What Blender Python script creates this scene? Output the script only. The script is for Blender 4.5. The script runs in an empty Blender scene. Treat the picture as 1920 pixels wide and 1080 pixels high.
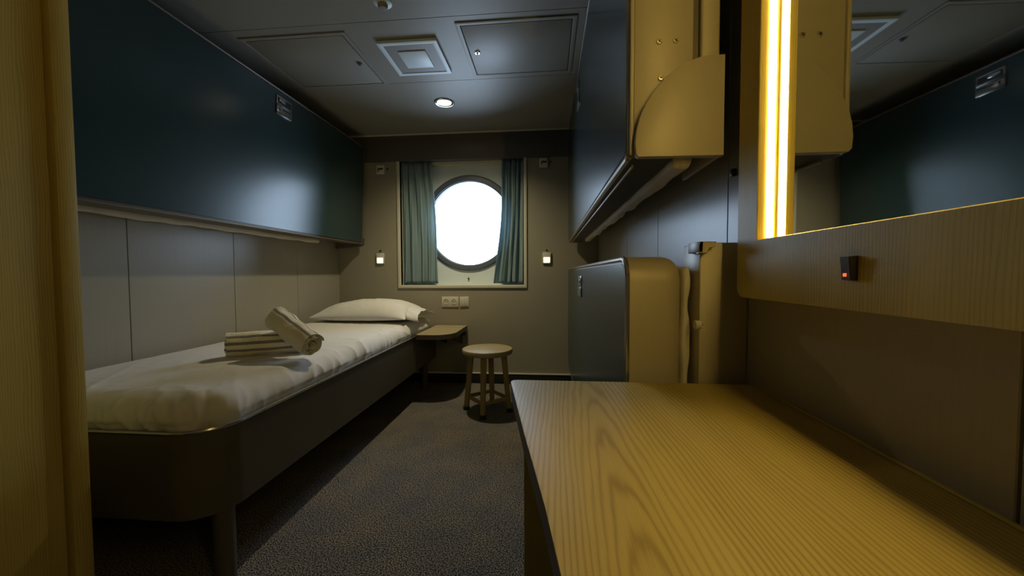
import bpy, bmesh, math, random
from mathutils import Vector, Matrix, noise
random.seed(7)
PI = math.pi
SC = bpy.context.scene
COL = SC.collection

# ------------------------------------------------------------------ camera
H = 0.98
cam_d = bpy.data.cameras.new('camera')
cam = bpy.data.objects.new('camera', cam_d)
COL.objects.link(cam)
cam_d.sensor_width = 36.0
cam_d.lens = 720 / 1920 * 36.0
cam_d.clip_start = 0.02
cam.matrix_world = (Matrix.Translation((0, 0, H)) @ Matrix.Rotation(0.0915, 4, 'Z')
                    @ Matrix.Rotation(-0.0377, 4, 'X') @ Matrix.Rotation(0.0044, 4, 'Y')
                    @ Matrix.Rotation(PI / 2, 4, 'X'))
SC.camera = cam

# ------------------------------------------------------------------ view, world
SC.view_settings.view_transform = 'Standard'
SC.view_settings.look = 'None'
SC.view_settings.gamma = 1.0
SC.view_settings.exposure = 0.0
SC.view_settings.use_curve_mapping = False
SC.cycles.use_denoising = True
SC.cycles.sample_clamp_indirect = 4.0
SC.cycles.max_bounces = 10
SC.cycles.diffuse_bounces = 5

W = bpy.data.worlds.new('overcast_sky')
SC.world = W
W.use_nodes = True
bg = W.node_tree.nodes['Background']
bg.inputs['Color'].default_value = (0.60, 0.76, 1.0, 1)
bg.inputs['Strength'].default_value = 11.5

# ------------------------------------------------------------------ lights (fittings are built further down)
WARM = (1.0, 0.78, 0.50)


def light(name, kind, loc, rot, energy, color, **kw):
    d = bpy.data.lights.new(name, kind)
    d.energy = energy
    d.color = color
    for k, v in kw.items():
        setattr(d, k, v)
    o = bpy.data.objects.new(name, d)
    COL.objects.link(o)
    o.location = loc
    o.rotation_euler = rot
    return o


# recessed ceiling downlight: the lamp inside the fitting over the window end
light('downlight_lamp', 'SPOT', (-0.735, 2.75, 2.19), (0, 0, 0), 62.0, (1.0, 0.85, 0.50),
      spot_size=math.radians(142), spot_blend=1.0, shadow_soft_size=0.035)
# sky light comes in through the porthole (sampling portal, gives off nothing itself)
pt = light('porthole_portal', 'AREA', (-0.715, 3.56, 1.444), (-PI / 2, 0, 0), 1.0, (1, 1, 1),
           shape='DISK', size=0.80)
pt.data.cycles.is_portal = True


# ------------------------------------------------------------------ materials
def mat(name):
    m = bpy.data.materials.new(name)
    m.use_nodes = True
    nt = m.node_tree
    return m, nt, nt.nodes['Principled BSDF']


def N(nt, t, **kw):
    n = nt.nodes.new(t)
    for k, v in kw.items():
        setattr(n, k, v)
    return n


def plain(name, col, rough=0.5, metal=0.0, bump=0.0, bscale=60.0, var=0.06, spec=0.5, vscale=(3, 3, 3), coat=0.0):
    m, nt, b = mat(name)
    tc = N(nt, 'ShaderNodeTexCoord')
    mp = N(nt, 'ShaderNodeMapping')
    mp.inputs['Scale'].default_value = vscale
    nz = N(nt, 'ShaderNodeTexNoise')
    nz.inputs['Scale'].default_value = 1.0
    nz.inputs['Detail'].default_value = 4
    L = nt.links.new
    L(tc.outputs['Object'], mp.inputs['Vector'])
    L(mp.outputs['Vector'], nz.inputs['Vector'])
    cr = N(nt, 'ShaderNodeValToRGB')
    cr.color_ramp.elements[0].position = 0.3
    cr.color_ramp.elements[1].position = 0.7
    cr.color_ramp.elements[0].color = tuple(c * (1 - var) for c in col) + (1,)
    cr.color_ramp.elements[1].color = tuple(min(1, c * (1 + var)) for c in col) + (1,)
    L(nz.outputs['Fac'], cr.inputs['Fac'])
    L(cr.outputs['Color'], b.inputs['Base Color'])
    b.inputs['Roughness'].default_value = rough
    b.inputs['Metallic'].default_value = metal
    b.inputs['Specular IOR Level'].default_value = spec
    b.inputs['Coat Weight'].default_value = coat
    if bump > 0:
        n2 = N(nt, 'ShaderNodeTexNoise')
        n2.inputs['Scale'].default_value = bscale
        n2.inputs['Detail'].default_value = 3
        L(tc.outputs['Object'], n2.inputs['Vector'])
        bp = N(nt, 'ShaderNodeBump')
        bp.inputs['Strength'].default_value = bump
        bp.inputs['Distance'].default_value = 0.002
        L(n2.outputs['Fac'], bp.inputs['Height'])
        L(bp.outputs['Normal'], b.inputs['Normal'])
    return m


def emit(name, col, s, s2=None):
    m, nt, b = mat(name)
    b.inputs['Base Color'].default_value = (0.8, 0.8, 0.8, 1)
    b.inputs['Emission Color'].default_value = col + (1,)
    b.inputs['Emission Strength'].default_value = s
    return m


def brushed(name, col, rough, axis_scale, spec=0.5, strength=0.12, metal=0.0):
    """laminate with a faint vertical brushed grain that drags reflections out"""
    m, nt, b = mat(name)
    L = nt.links.new
    tc = N(nt, 'ShaderNodeTexCoord')
    mp = N(nt, 'ShaderNodeMapping')
    mp.inputs['Scale'].default_value = axis_scale
    nz = N(nt, 'ShaderNodeTexNoise')
    nz.inputs['Scale'].default_value = 1.0
    nz.inputs['Detail'].default_value = 5
    L(tc.outputs['Object'], mp.inputs['Vector'])
    L(mp.outputs['Vector'], nz.inputs['Vector'])
    cr = N(nt, 'ShaderNodeValToRGB')
    cr.color_ramp.elements[0].color = tuple(c * 0.93 for c in col) + (1,)
    cr.color_ramp.elements[1].color = tuple(min(1, c * 1.07) for c in col) + (1,)
    L(nz.outputs['Fac'], cr.inputs['Fac'])
    L(cr.outputs['Color'], b.inputs['Base Color'])
    bp = N(nt, 'ShaderNodeBump')
    bp.inputs['Strength'].default_value = strength
    bp.inputs['Distance'].default_value = 0.0006
    L(nz.outputs['Fac'], bp.inputs['Height'])
    L(bp.outputs['Normal'], b.inputs['Normal'])
    b.inputs['Roughness'].default_value = rough
    b.inputs['Specular IOR Level'].default_value = spec
    b.inputs['Metallic'].default_value = metal
    return m


def wood(name, light_c, dark_c, axis='Y', rough=0.42, ring=0.0085, centre=(0.10, 0.0), tilt=0.13, depth=-0.02, rot=None, ringw=0.5, bump=0.35):
    """oak veneer: rings of a slightly tilted log cut by the face, plus fine fibres.
    axis = direction of the grain in object space"""
    m, nt, b = mat(name)
    L = nt.links.new
    tc = N(nt, 'ShaderNodeTexCoord')
    sep = N(nt, 'ShaderNodeSeparateXYZ')
    if rot:
        mr = N(nt, 'ShaderNodeMapping')
        mr.inputs['Rotation'].default_value = rot
        L(tc.outputs['Object'], mr.inputs['Vector'])
        L(mr.outputs['Vector'], sep.inputs['Vector'])
    else:
        L(tc.outputs['Object'], sep.inputs['Vector'])
    along = {'X': 'X', 'Y': 'Y', 'Z': 'Z'}[axis]
    others = [a for a in 'XYZ' if a != axis]

    def M(op, a, c=None, d=None):
        n = N(nt, 'ShaderNodeMath', operation=op)
        for i, v in enumerate((a, c, d)):
            if v is None:
                continue
            if isinstance(v, (int, float)):
                n.inputs[i].default_value = v
            else:
                L(v, n.inputs[i])
        return n.outputs[0]
    al = sep.outputs[along]
    u = sep.outputs[others[0]]
    w = sep.outputs[others[1]]
    # slow wobble of the rings, stretched along the grain
    cb = N(nt, 'ShaderNodeCombineXYZ')
    L(M('MULTIPLY', al, 1.5), cb.inputs[0])
    L(M('MULTIPLY', u, 9.0), cb.inputs[1])
    L(M('MULTIPLY', w, 9.0), cb.inputs[2])
    nz = N(nt, 'ShaderNodeTexNoise')
    nz.inputs['Scale'].default_value = 1.0
    nz.inputs['Detail'].default_value = 4
    nz.inputs['Roughness'].default_value = 0.55
    L(cb.outputs[0], nz.inputs['Vector'])
    wob = M('MULTIPLY', M('SUBTRACT', nz.outputs['Fac'], 0.5), 0.030)
    du = M('SUBTRACT', u, centre[0])
    dw = M('ADD', M('MULTIPLY', al, tilt), depth)
    dw = M('ADD', dw, w) if False else dw
    rr = M('SQRT', M('ADD', M('MULTIPLY', du, du), M('MULTIPLY', dw, dw)))
    rr = M('ADD', rr, wob)
    c3 = N(nt, 'ShaderNodeCombineXYZ')
    L(M('MULTIPLY', al, 2.2), c3.inputs[0])
    L(M('MULTIPLY', u, 55.0), c3.inputs[1])
    L(M('MULTIPLY', w, 55.0), c3.inputs[2])
    n3 = N(nt, 'ShaderNodeTexNoise')
    n3.inputs['Scale'].default_value = 1.0
    n3.inputs['Detail'].default_value = 2
    L(c3.outputs[0], n3.inputs['Vector'])
    rr = M('ADD', rr, M('MULTIPLY', n3.outputs['Fac'], 0.007))
    if True:
        rr = M('ADD', rr, M('MULTIPLY', w, 0.8))
    ph = M('MULTIPLY', rr, 2 * PI / ring)
    sw = M('MULTIPLY_ADD', M('SINE', ph), 0.5, 0.5)
    sw = M('POWER', sw, 2.4)
    # fine fibres
    cf = N(nt, 'ShaderNodeCombineXYZ')
    L(M('MULTIPLY', al, 14.0), cf.inputs[0])
    L(M('MULTIPLY', u, 900.0), cf.inputs[1])
    L(M('MULTIPLY', w, 900.0), cf.inputs[2])
    nf = N(nt, 'ShaderNodeTexNoise')
    nf.inputs['Scale'].default_value = 1.0
    nf.inputs['Detail'].default_value = 3
    L(cf.outputs[0], nf.inputs['Vector'])
    # broad tone bands
    cb2 = N(nt, 'ShaderNodeCombineXYZ')
    L(M('MULTIPLY', al, 0.8), cb2.inputs[0])
    L(M('MULTIPLY', u, 11.0), cb2.inputs[1])
    L(M('MULTIPLY', w, 11.0), cb2.inputs[2])
    nb = N(nt, 'ShaderNodeTexNoise')
    nb.inputs['Scale'].default_value = 1.0
    L(cb2.outputs[0], nb.inputs['Vector'])
    f = M('ADD', M('MULTIPLY', M('MULTIPLY', sw, ringw), M('MULTIPLY_ADD', nb.outputs['Fac'], 2.4, -0.1)), M('MULTIPLY', nf.outputs['Fac'], 0.42))
    f = M('ADD', f, M('MULTIPLY', M('SUBTRACT', nb.outputs['Fac'], 0.5), 0.7))
    cr = N(nt, 'ShaderNodeValToRGB')
    cr.color_ramp.elements[0].position = 0.05
    cr.color_ramp.elements[1].position = 0.95
    cr.color_ramp.elements[0].color = light_c + (1,)
    cr.color_ramp.elements[1].color = dark_c + (1,)
    L(f, cr.inputs['Fac'])
    L(cr.outputs['Color'], b.inputs['Base Color'])
    bp = N(nt, 'ShaderNodeBump')
    bp.invert = True
    bp.inputs['Strength'].default_value = bump
    bp.inputs['Distance'].default_value = 0.0006
    L(f, bp.inputs['Height'])
    L(bp.outputs['Normal'], b.inputs['Normal'])
    b.inputs['Roughness'].default_value = rough
    b.inputs['Specular IOR Level'].default_value = 0.22
    return m


def carpet_mat():
    m, nt, b = mat('speckled_carpet')
    L = nt.links.new
    tc = N(nt, 'ShaderNodeTexCoord')
    v = N(nt, 'ShaderNodeTexNoise')
    v.inputs['Scale'].default_value = 200
    v.inputs['Detail'].default_value = 3
    v.inputs['Roughness'].default_value = 0.65
    L(tc.outputs['Object'], v.inputs['Vector'])
    cr = N(nt, 'ShaderNodeValToRGB')
    e = cr.color_ramp.elements
    e[0].position, e[0].color = 0.46, (0.026, 0.025, 0.025, 1)
    e[1].position, e[1].color = 0.555, (0.37, 0.345, 0.31, 1)
    L(v.outputs['Fac'], cr.inputs['Fac'])
    n2 = N(nt, 'ShaderNodeTexNoise')
    n2.inputs['Scale'].default_value = 6
    n2.inputs['Detail'].default_value = 3
    L(tc.outputs['Object'], n2.inputs['Vector'])
    cr2 = N(nt, 'ShaderNodeValToRGB')
    cr2.color_ramp.elements[0].position = 0.35
    cr2.color_ramp.elements[0].color = (0.75, 0.78, 0.88, 1)
    cr2.color_ramp.elements[1].position = 0.65
    cr2.color_ramp.elements[1].color = (1.0, 0.92, 0.86, 1)
    L(n2.outputs['Fac'], cr2.inputs['Fac'])
    mx = N(nt, 'ShaderNodeMix', data_type='RGBA', blend_type='MULTIPLY')
    mx.inputs['Factor'].default_value = 1
    L(cr.outputs['Color'], mx.inputs['A'])
    L(cr2.outputs['Color'], mx.inputs['B'])
    L(mx.outputs['Result'], b.inputs['Base Color'])
    bp = N(nt, 'ShaderNodeBump')
    bp.inputs['Strength'].default_value = 0.8
    bp.inputs['Distance'].default_value = 0.004
    L(v.outputs['Fac'], bp.inputs['Height'])
    L(bp.outputs['Normal'], b.inputs['Normal'])
    b.inputs['Roughness'].default_value = 0.95
    b.inputs['Specular IOR Level'].default_value = 0.1
    return m


def cloth(name, col, rough=0.85, wr=0.25, wscale=9.0, weave=900, transl=0.0):
    m, nt, b = mat(name)
    L = nt.links.new
    tc = N(nt, 'ShaderNodeTexCoord')
    n1 = N(nt, 'ShaderNodeTexNoise')
    n1.inputs['Scale'].default_value = wscale
    n1.inputs['Detail'].default_value = 5
    n1.inputs['Distortion'].default_value = 1.2
    L(tc.outputs['Object'], n1.inputs['Vector'])
    n2 = N(nt, 'ShaderNodeTexNoise')
    n2.inputs['Scale'].default_value = weave
    L(tc.outputs['Object'], n2.inputs['Vector'])
    ad = N(nt, 'ShaderNodeMath', operation='MULTIPLY_ADD')
    L(n2.outputs['Fac'], ad.inputs[0])
    ad.inputs[1].default_value = 0.03
    L(n1.outputs['Fac'], ad.inputs[2])
    bp = N(nt, 'ShaderNodeBump')
    bp.inputs['Strength'].default_value = wr
    bp.inputs['Distance'].default_value = 0.02
    L(ad.outputs[0], bp.inputs['Height'])
    L(bp.outputs['Normal'], b.inputs['Normal'])
    b.inputs['Base Color'].default_value = col + (1,)
    b.inputs['Roughness'].default_value = rough
    b.inputs['Specular IOR Level'].default_value = 0.2
    b.inputs['Sheen Weight'].default_value = 0.15
    if transl > 0:
        tr = N(nt, 'ShaderNodeBsdfTranslucent')
        tr.inputs['Color'].default_value = col + (1,)
        mx = N(nt, 'ShaderNodeMixShader')
        mx.inputs[0].default_value = transl
        out = nt.nodes['Material Output']
        L(b.outputs[0], mx.inputs[1])
        L(tr.outputs[0], mx.inputs[2])
        L(mx.outputs[0], out.inputs['Surface'])
    return m


M_WALL = brushed('grey_wall_laminate', (0.335, 0.325, 0.29), 0.33, (180, 180, 1.2), spec=0.36, strength=0.25)
M_FARWALL = plain('beige_wall_panel', (0.315, 0.295, 0.24), 0.55, var=0.03)
M_SEAM = plain('dark_seam', (0.03, 0.03, 0.03), 0.8)
M_CEIL = plain('grey_ceiling_panel', (0.27, 0.262, 0.235), 0.46, var=0.03, spec=0.35)
M_PELMET = plain('dark_grey_pelmet', (0.10, 0.095, 0.10), 0.4, var=0.03)
M_CREAM = plain('cream_frame_paint', (0.62, 0.60, 0.53), 0.45, var=0.02)
M_HULL = plain('pale_hull_paint', (0.72, 0.83, 0.93), 0.45, var=0.03)
M_RING = plain('porthole_grey_metal', (0.11, 0.14, 0.20), 0.35, metal=0.1)
M_BLACK = plain('black_base', (0.012, 0.012, 0.013), 0.6)
M_DARKPL = plain('dark_plastic', (0.02, 0.018, 0.017), 0.35)
M_TEAL = plain('teal_lacquer', (0.024, 0.050, 0.057), 0.25, var=0.05, spec=0.5)
M_STEEL = plain('taupe_lacquered_steel', (0.43, 0.385, 0.28), 0.42, metal=0.1, var=0.03)
M_DSTEEL = plain('dark_taupe_steel', (0.13, 0.112, 0.088), 0.4, metal=0.3, var=0.03)
M_TRIM = plain('satin_steel_trim', (0.50, 0.50, 0.48), 0.22, metal=0.9, var=0.02)
M_CHROME = plain('chrome', (0.75, 0.75, 0.74), 0.15, metal=1.0, var=0.01)
M_BRASS = plain('pale_screw_metal', (0.85, 0.80, 0.62), 0.25, metal=0.8, var=0.02)
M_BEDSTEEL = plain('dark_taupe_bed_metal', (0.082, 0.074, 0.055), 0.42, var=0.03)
M_UNDERSHADE = plain('underside_shade', (0.05, 0.048, 0.045), 0.6)
M_CARPET = carpet_mat()
M_SHEET = cloth('white_sheet', (0.70, 0.685, 0.69), wr=0.08, wscale=7)
M_PILLOW = cloth('white_pillowcase', (0.70, 0.70, 0.73), wr=0.16, wscale=9)
M_MATT = cloth('grey_white_mattress_cover', (0.62, 0.58, 0.52), wr=0.35, wscale=14)
M_TOWEL = cloth('cream_towelling', (0.86, 0.80, 0.66), wr=0.35, wscale=60, weave=1500)
M_STRIPE = cloth('grey_towel_stripe', (0.26, 0.235, 0.245), wr=0.35, wscale=60, weave=1500)
M_CURT = cloth('teal_grey_curtain', (0.42, 0.56, 0.62), wr=0.12, wscale=12, weave=1200, transl=0.55)
M_WHITEPL = plain('white_plastic', (0.62, 0.60, 0.52), 0.4, var=0.01)
OAKL, OAKD = (0.50, 0.36, 0.15), (0.26, 0.17, 0.06)
M_OAK_DESK = wood('oak_desk_veneer', (0.63, 0.51, 0.17), (0.30, 0.21, 0.055), 'Y', centre=(-0.115, 0), tilt=0.055, depth=0.022, rough=0.50, ring=0.0066, ringw=0.42, bump=0.22)
M_OAK_V = wood('oak_vertical_veneer', (0.64, 0.51, 0.15), (0.34, 0.25, 0.06), 'Z', centre=(-0.5, 0), tilt=0.02, depth=0.05, ring=0.0042, ringw=0.28, bump=0.15)
M_OAK_PALE = wood('pale_oak', (0.42, 0.36, 0.23), (0.27, 0.215, 0.12), 'X', centre=(2.4, 0), tilt=0.02, depth=0.1, ring=0.012)
M_OAK_LEG = wood('pale_oak_leg', (0.34, 0.27, 0.135), (0.22, 0.165, 0.075), 'Z', centre=(0.6, 0), tilt=0.02, depth=0.1, ring=0.012)
M_EDGE = plain('grey_brown_table_edge', (0.12, 0.10, 0.07), 0.5)
M_TUBE = emit('led_tube_diffuser', (1.0, 0.68, 0.175), 80.0)
M_LENS = emit('downlight_lens', (1.0, 0.86, 0.62), 6.0)
M_READ = emit('reading_lamp_lens', (1.0, 0.74, 0.34), 3.2)
M_LED = emit('red_indicator', (1.0, 0.10, 0.03), 1.2)


def mirror_mat():
    m, nt, b = mat('mirror_silver')
    b.inputs['Base Color'].default_value = (0.70, 0.72, 0.70, 1)
    b.inputs['Metallic'].default_value = 1.0
    b.inputs['Roughness'].default_value = 0.02
    return m


def glass_mat():
    m, nt, b = mat('porthole_glass')
    L = nt.links.new
    nt.nodes.remove(b)
    t = N(nt, 'ShaderNodeBsdfTransparent')
    t.inputs['Color'].default_value = (0.97, 0.985, 0.98, 1)
    g = N(nt, 'ShaderNodeBsdfGlossy')
    g.inputs['Roughness'].default_value = 0.03
    fr = N(nt, 'ShaderNodeFresnel')
    fr.inputs['IOR'].default_value = 1.45
    mx = N(nt, 'ShaderNodeMixShader')
    L(fr.outputs[0], mx.inputs[0])
    L(t.outputs[0], mx.inputs[1])
    L(g.outputs[0], mx.inputs[2])
    L(mx.outputs[0], nt.nodes['Material Output'].inputs['Surface'])
    return m


M_MIRROR = mirror_mat()
M_GLASS = glass_mat()


# ------------------------------------------------------------------ mesh helpers
def add_box(bm, lo, hi, bevel=0.0, seg=2):
    r = bmesh.ops.create_cube(bm, size=1.0)
    vs = r['verts']
    for v in vs:
        v.co = Vector([lo[i] + (v.co[i] + 0.5) * (hi[i] - lo[i]) for i in range(3)])
    if bevel > 0:
        es = list({e for v in vs for e in v.link_edges})
        bmesh.ops.bevel(bm, geom=es, offset=bevel, segments=seg, affect='EDGES', profile=0.5)
    return bm


def box(lo, hi, bevel=0.0, seg=2):
    return add_box(bmesh.new(), lo, hi, bevel, seg)


def ax3(axis, a, b, c):
    """a,b are the two in-plane coordinates (in xyz order), c is along axis"""
    if axis == 'X':
        return Vector((c, a, b))
    if axis == 'Y':
        return Vector((a, c, b))
    return Vector((a, b, c))


def rrect(a0, b0, a1, b1, r, seg=10):
    """rounded rectangle; r = 4 radii for corners (a0,b0),(a1,b0),(a1,b1),(a0,b1)"""
    if isinstance(r, (int, float)):
        r = (r,) * 4
    cs = [(a0 + r[0], b0 + r[0], r[0], PI), (a1 - r[1], b0 + r[1], r[1], 1.5 * PI),
          (a1 - r[2], b1 - r[2], r[2], 0), (a0 + r[3], b1 - r[3], r[3], 0.5 * PI)]
    P = []
    for cx, cy, rad, t0 in cs:
        if rad < 1e-5:
            P.append((cx, cy))
            continue
        for i in range(seg + 1):
            t = t0 + i / seg * PI / 2
            P.append((cx + rad * math.cos(t), cy + rad * math.sin(t)))
    return P


def add_prism(bm, poly, axis, c0, c1, bevel=0.0, seg=3, which='both'):
    v0 = [bm.verts.new(ax3(axis, a, b, c0)) for a, b in poly]
    v1 = [bm.verts.new(ax3(axis, a, b, c1)) for a, b in poly]
    n = len(poly)
    f0 = bm.faces.new(v0)
    f1 = bm.faces.new(v1)
    for i in range(n):
        bm.faces.new((v0[i], v0[(i + 1) % n], v1[(i + 1) % n], v1[i]))
    bmesh.ops.recalc_face_normals(bm, faces=bm.faces[:])
    if bevel > 0:
        es = []
        if which in ('both', '0'):
            es += list(f0.edges)
        if which in ('both', '1'):
            es += list(f1.edges)
        bmesh.ops.bevel(bm, geom=es, offset=bevel, segments=seg, affect='EDGES', profile=0.5)
    return bm


def prism(poly, axis, c0, c1, bevel=0.0, seg=3, which='both'):
    return add_prism(bmesh.new(), poly, axis, c0, c1, bevel, seg, which)


def add_tube(bm, pts, r, seg=10, closed=False, r2=None):
    """round bar swept along points"""
    pts = [Vector(p) for p in pts]
    n = len(pts)
    rings = []
    up = None
    for i, p in enumerate(pts):
        if closed:
            d = (pts[(i + 1) % n] - pts[i - 1]).normalized()
        else:
            d = (pts[min(i + 1, n - 1)] - pts[max(i - 1, 0)]).normalized()
        if up is None:
            up = Vector((0, 0, 1)) if abs(d.z) < 0.9 else Vector((1, 0, 0))
        s = d.cross(up)
        if s.length < 1e-4:
            s = d.cross(Vector((1, 0.3, 0)))
        s.normalize()
        up = s.cross(d).normalized()
        rr = r if r2 is None else r + (r2 - r) * i / max(1, n - 1)
        rings.append([bm.verts.new(p + rr * (math.cos(2 * PI * k / seg) * s + math.sin(2 * PI * k / seg) * up))
                      for k in range(seg)])
    m = n if closed else n - 1
    for i in range(m):
        A, B = rings[i], rings[(i + 1) % n]
        for k in range(seg):
            bm.faces.new((A[k], A[(k + 1) % seg], B[(k + 1) % seg], B[k]))
    if not closed:
        bm.faces.new(rings[0])
        bm.faces.new(rings[-1])
    bmesh.ops.recalc_face_normals(bm, faces=bm.faces[:])
    return bm


def tube(pts, r, seg=10, closed=False, r2=None):
    return add_tube(bmesh.new(), pts, r, seg, closed, r2)


def lathe(prof, centre, axis='Z', seg=48):
    """profile of (radius, height) turned round an axis through centre"""
    bm = bmesh.new()
    rings = []
    c = Vector(centre)
    for r, h in prof:
        if r < 1e-6:
            q = ax3(axis, 0, 0, h)
            rings.append([bm.verts.new(c + q)])
        else:
            rings.append([bm.verts.new(c + ax3(axis, r * math.cos(2 * PI * k / seg), r * math.sin(2 * PI * k / seg), h))
                          for k in range(seg)])
    for A, B in zip(rings, rings[1:]):
        for k in range(seg):
            k2 = (k + 1) % seg
            if len(A) == 1 and len(B) == 1:
                continue
            if len(A) == 1:
                bm.faces.new((A[0], B[k], B[k2]))
            elif len(B) == 1:
                bm.faces.new((A[k], A[k2], B[0]))
            else:
                bm.faces.new((A[k], A[k2], B[k2], B[k]))
    bmesh.ops.recalc_face_normals(bm, faces=bm.faces[:])
    return bm


def frame_ring(axis, o, i, c0, c1, bevel=0.0):
    """flat rectangular frame: outer rect o=(a0,b0,a1,b1), inner rect i"""
    bm = bmesh.new()
    O = [(o[0], o[1]), (o[2], o[1]), (o[2], o[3]), (o[0], o[3])]
    I = [(i[0], i[1]), (i[2], i[1]), (i[2], i[3]), (i[0], i[3])]
    V = {}
    for nm, P in (('o', O), ('i', I)):
        for s, c in ((0, c0), (1, c1)):
            V[nm, s] = [bm.verts.new(ax3(axis, a, b, c)) for a, b in P]
    for k in range(4):
        k2 = (k + 1) % 4
        for s in (0, 1):
            bm.faces.new((V['o', s][k], V['o', s][k2], V['i', s][k2], V['i', s][k]))
        for nm in 'oi':
            bm.faces.new((V[nm, 0][k], V[nm, 0][k2], V[nm, 1][k2], V[nm, 1][k]))
    bmesh.ops.recalc_face_normals(bm, faces=bm.faces[:])
    if bevel > 0:
        bmesh.ops.bevel(bm, geom=bm.edges[:], offset=bevel, segments=2, affect='EDGES', profile=0.5)
    return bm


def rounded_box(lo, hi, R, cuts, fn=None):
    """finely divided box whose edges are rounded to radius R; fn(co, n) moves points"""
    bm = bmesh.new()
    lo, hi = Vector(lo), Vector(hi)
    nx, ny, nz = cuts
    seen = {}

    def vert(p):
        k = (round(p[0], 5), round(p[1], 5), round(p[2], 5))
        if k not in seen:
            seen[k] = bm.verts.new(p)
        return seen[k]
    cnt = (nx, ny, nz)
    for ax in range(3):
        a, b = [q for q in range(3) if q != ax]
        for side in (0, 1):
            G = []
            for i in range(cnt[a] + 1):
                row = []
                for j in range(cnt[b] + 1):
                    p = [0, 0, 0]
                    p[ax] = (lo, hi)[side][ax]
                    p[a] = lo[a] + (hi[a] - lo[a]) * i / cnt[a]
                    p[b] = lo[b] + (hi[b] - lo[b]) * j / cnt[b]
                    row.append(vert(p))
                G.append(row)
            for i in range(cnt[a]):
                for j in range(cnt[b]):
                    bm.faces.new((G[i][j], G[i + 1][j], G[i + 1][j + 1], G[i][j + 1]))
    rv = Vector(R) if not isinstance(R, (int, float)) else Vector((R, R, R))
    rm = min(rv)
    for v in bm.verts:
        c = Vector([min(max(v.co[i], lo[i] + rm), hi[i] - rm) for i in range(3)])
        d = v.co - c
        if d.length > 1e-7:
            n = d.normalized()
            v.co = c + n * rm
        else:
            n = Vector((0, 0, 1))
        if fn:
            v.co = fn(v.co.copy(), n)
    bmesh.ops.recalc_face_normals(bm, faces=bm.faces[:])
    return bm


# ------------------------------------------------------------------ object helpers
def obj(name, bm, m, parent=None, smooth=True, ang=35):
    me = bpy.data.meshes.new(name)
    if parent is not None:
        off = -Vector(parent['_o'])
        bmesh.ops.translate(bm, verts=bm.verts[:], vec=off)
    bm.to_mesh(me)
    bm.free()
    for mm in (m if isinstance(m, (list, tuple)) else [m]):
        me.materials.append(mm)
    if smooth:
        me.polygons.foreach_set('use_smooth', [True] * len(me.polygons))
        me.set_sharp_from_angle(angle=math.radians(ang))
    o = bpy.data.objects.new(name, me)
    COL.objects.link(o)
    if parent is not None:
        o.parent = parent
        o['_o'] = tuple(parent['_o'])
    else:
        o['_o'] = (0.0, 0.0, 0.0)
    return o


def thing(name, label, cat, loc=(0, 0, 0), group=None):
    o = bpy.data.objects.new(name, None)
    o.empty_display_size = 0.05
    COL.objects.link(o)
    o.location = loc
    o['_o'] = tuple(float(v) for v in loc)
    o['label'] = label
    o['category'] = cat
    if group:
        o['group'] = group
    return o


def tag(o, label, cat, group=None):
    o['label'] = label
    o['category'] = cat
    if group:
        o['group'] = group
    return o


def struct(name, bm, m, **kw):
    o = obj(name, bm, m, **kw)
    o['kind'] = 'structure'
    return o


def origin(o, loc):
    """move a single-mesh thing's origin to loc without moving the mesh"""
    o.data.transform(Matrix.Translation(-Vector(loc)))
    o.location = loc
    return o


# ------------------------------------------------------------------ room shell
XL, XR, YF, YB, ZC = -1.90, 0.44, 3.37, -1.25, 2.21
SEAMS = [3.37 - 0.595 * k for k in range(9)]

struct('floor', box((XL - 0.05, YB - 0.05, -0.05), (XR + 0.05, YF + 0.05, 0.0)), M_CARPET, smooth=False)


def panel_wall(x0, x1, face):
    """side wall of 0.6 m laminate panels with thin dark joints"""
    bm = bmesh.new()
    ys = sorted(SEAMS) + []
    ys = [YB] + [y for y in ys if y > YB + 0.05]
    g = 0.0016
    for a, b in zip(ys, ys[1:]):
        lo = (min(x0, x1), a + g, 0.0)
        hi = (max(x0, x1), b - g, ZC)
        add_box(bm, lo, hi, 0.0012, 1)
    front = set(bm.faces)
    back = x1
    add_box(bm, (min(back, back + 0.02 * face), YB, 0), (max(back, back + 0.02 * face), YF, ZC))
    for f in bm.faces:
        f.material_index = 0 if f in front else 1
    return bm


struct('wall_left', panel_wall(XL, XL - 0.02, -1), [M_WALL, M_SEAM])
struct('wall_right', panel_wall(XR, XR + 0.02, 1), [M_WALL, M_SEAM])
struct('wall_back', box((XL - 0.05, YB - 0.05, 0), (XR + 0.05, YB, ZC)), M_FARWALL, smooth=False)

# window wall with a rectangular opening
OX0, OX1, OZ0, OZ1 = -1.315, -0.200, 0.878, 2.08
bm = bmesh.new()
for lo, hi in (((XL - 0.05, 0), (OX0, ZC)), ((OX1, 0), (XR + 0.05, ZC)), ((OX0, 0), (OX1, OZ0)), ((OX0, OZ1), (OX1, ZC))):
    add_box(bm, (lo[0], YF, lo[1]), (hi[0], YF + 0.04, hi[1]))
struct('wall_far', bm, M_FARWALL, smooth=False)

# ceiling planks with shallow joints running across the cabin
bm = bmesh.new()
cs = [YB, -0.55, 0.05, 0.65, 1.25, 1.85, 2.45, YF + 0.04]
for a, b in zip(cs, cs[1:]):
    add_box(bm, (XL - 0.05, a + 0.001, ZC), (XR + 0.05, b - 0.001, ZC + 0.02), 0.001, 1)
front = set(bm.faces)
add_box(bm, (XL - 0.05, YB - 0.05, ZC + 0.018), (XR + 0.05, YF + 0.05, ZC + 0.05))
for f in bm.faces:
    f.material_index = 0 if f in front else 1
struct('ceiling', bm, [M_CEIL, M_SEAM])

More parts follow.
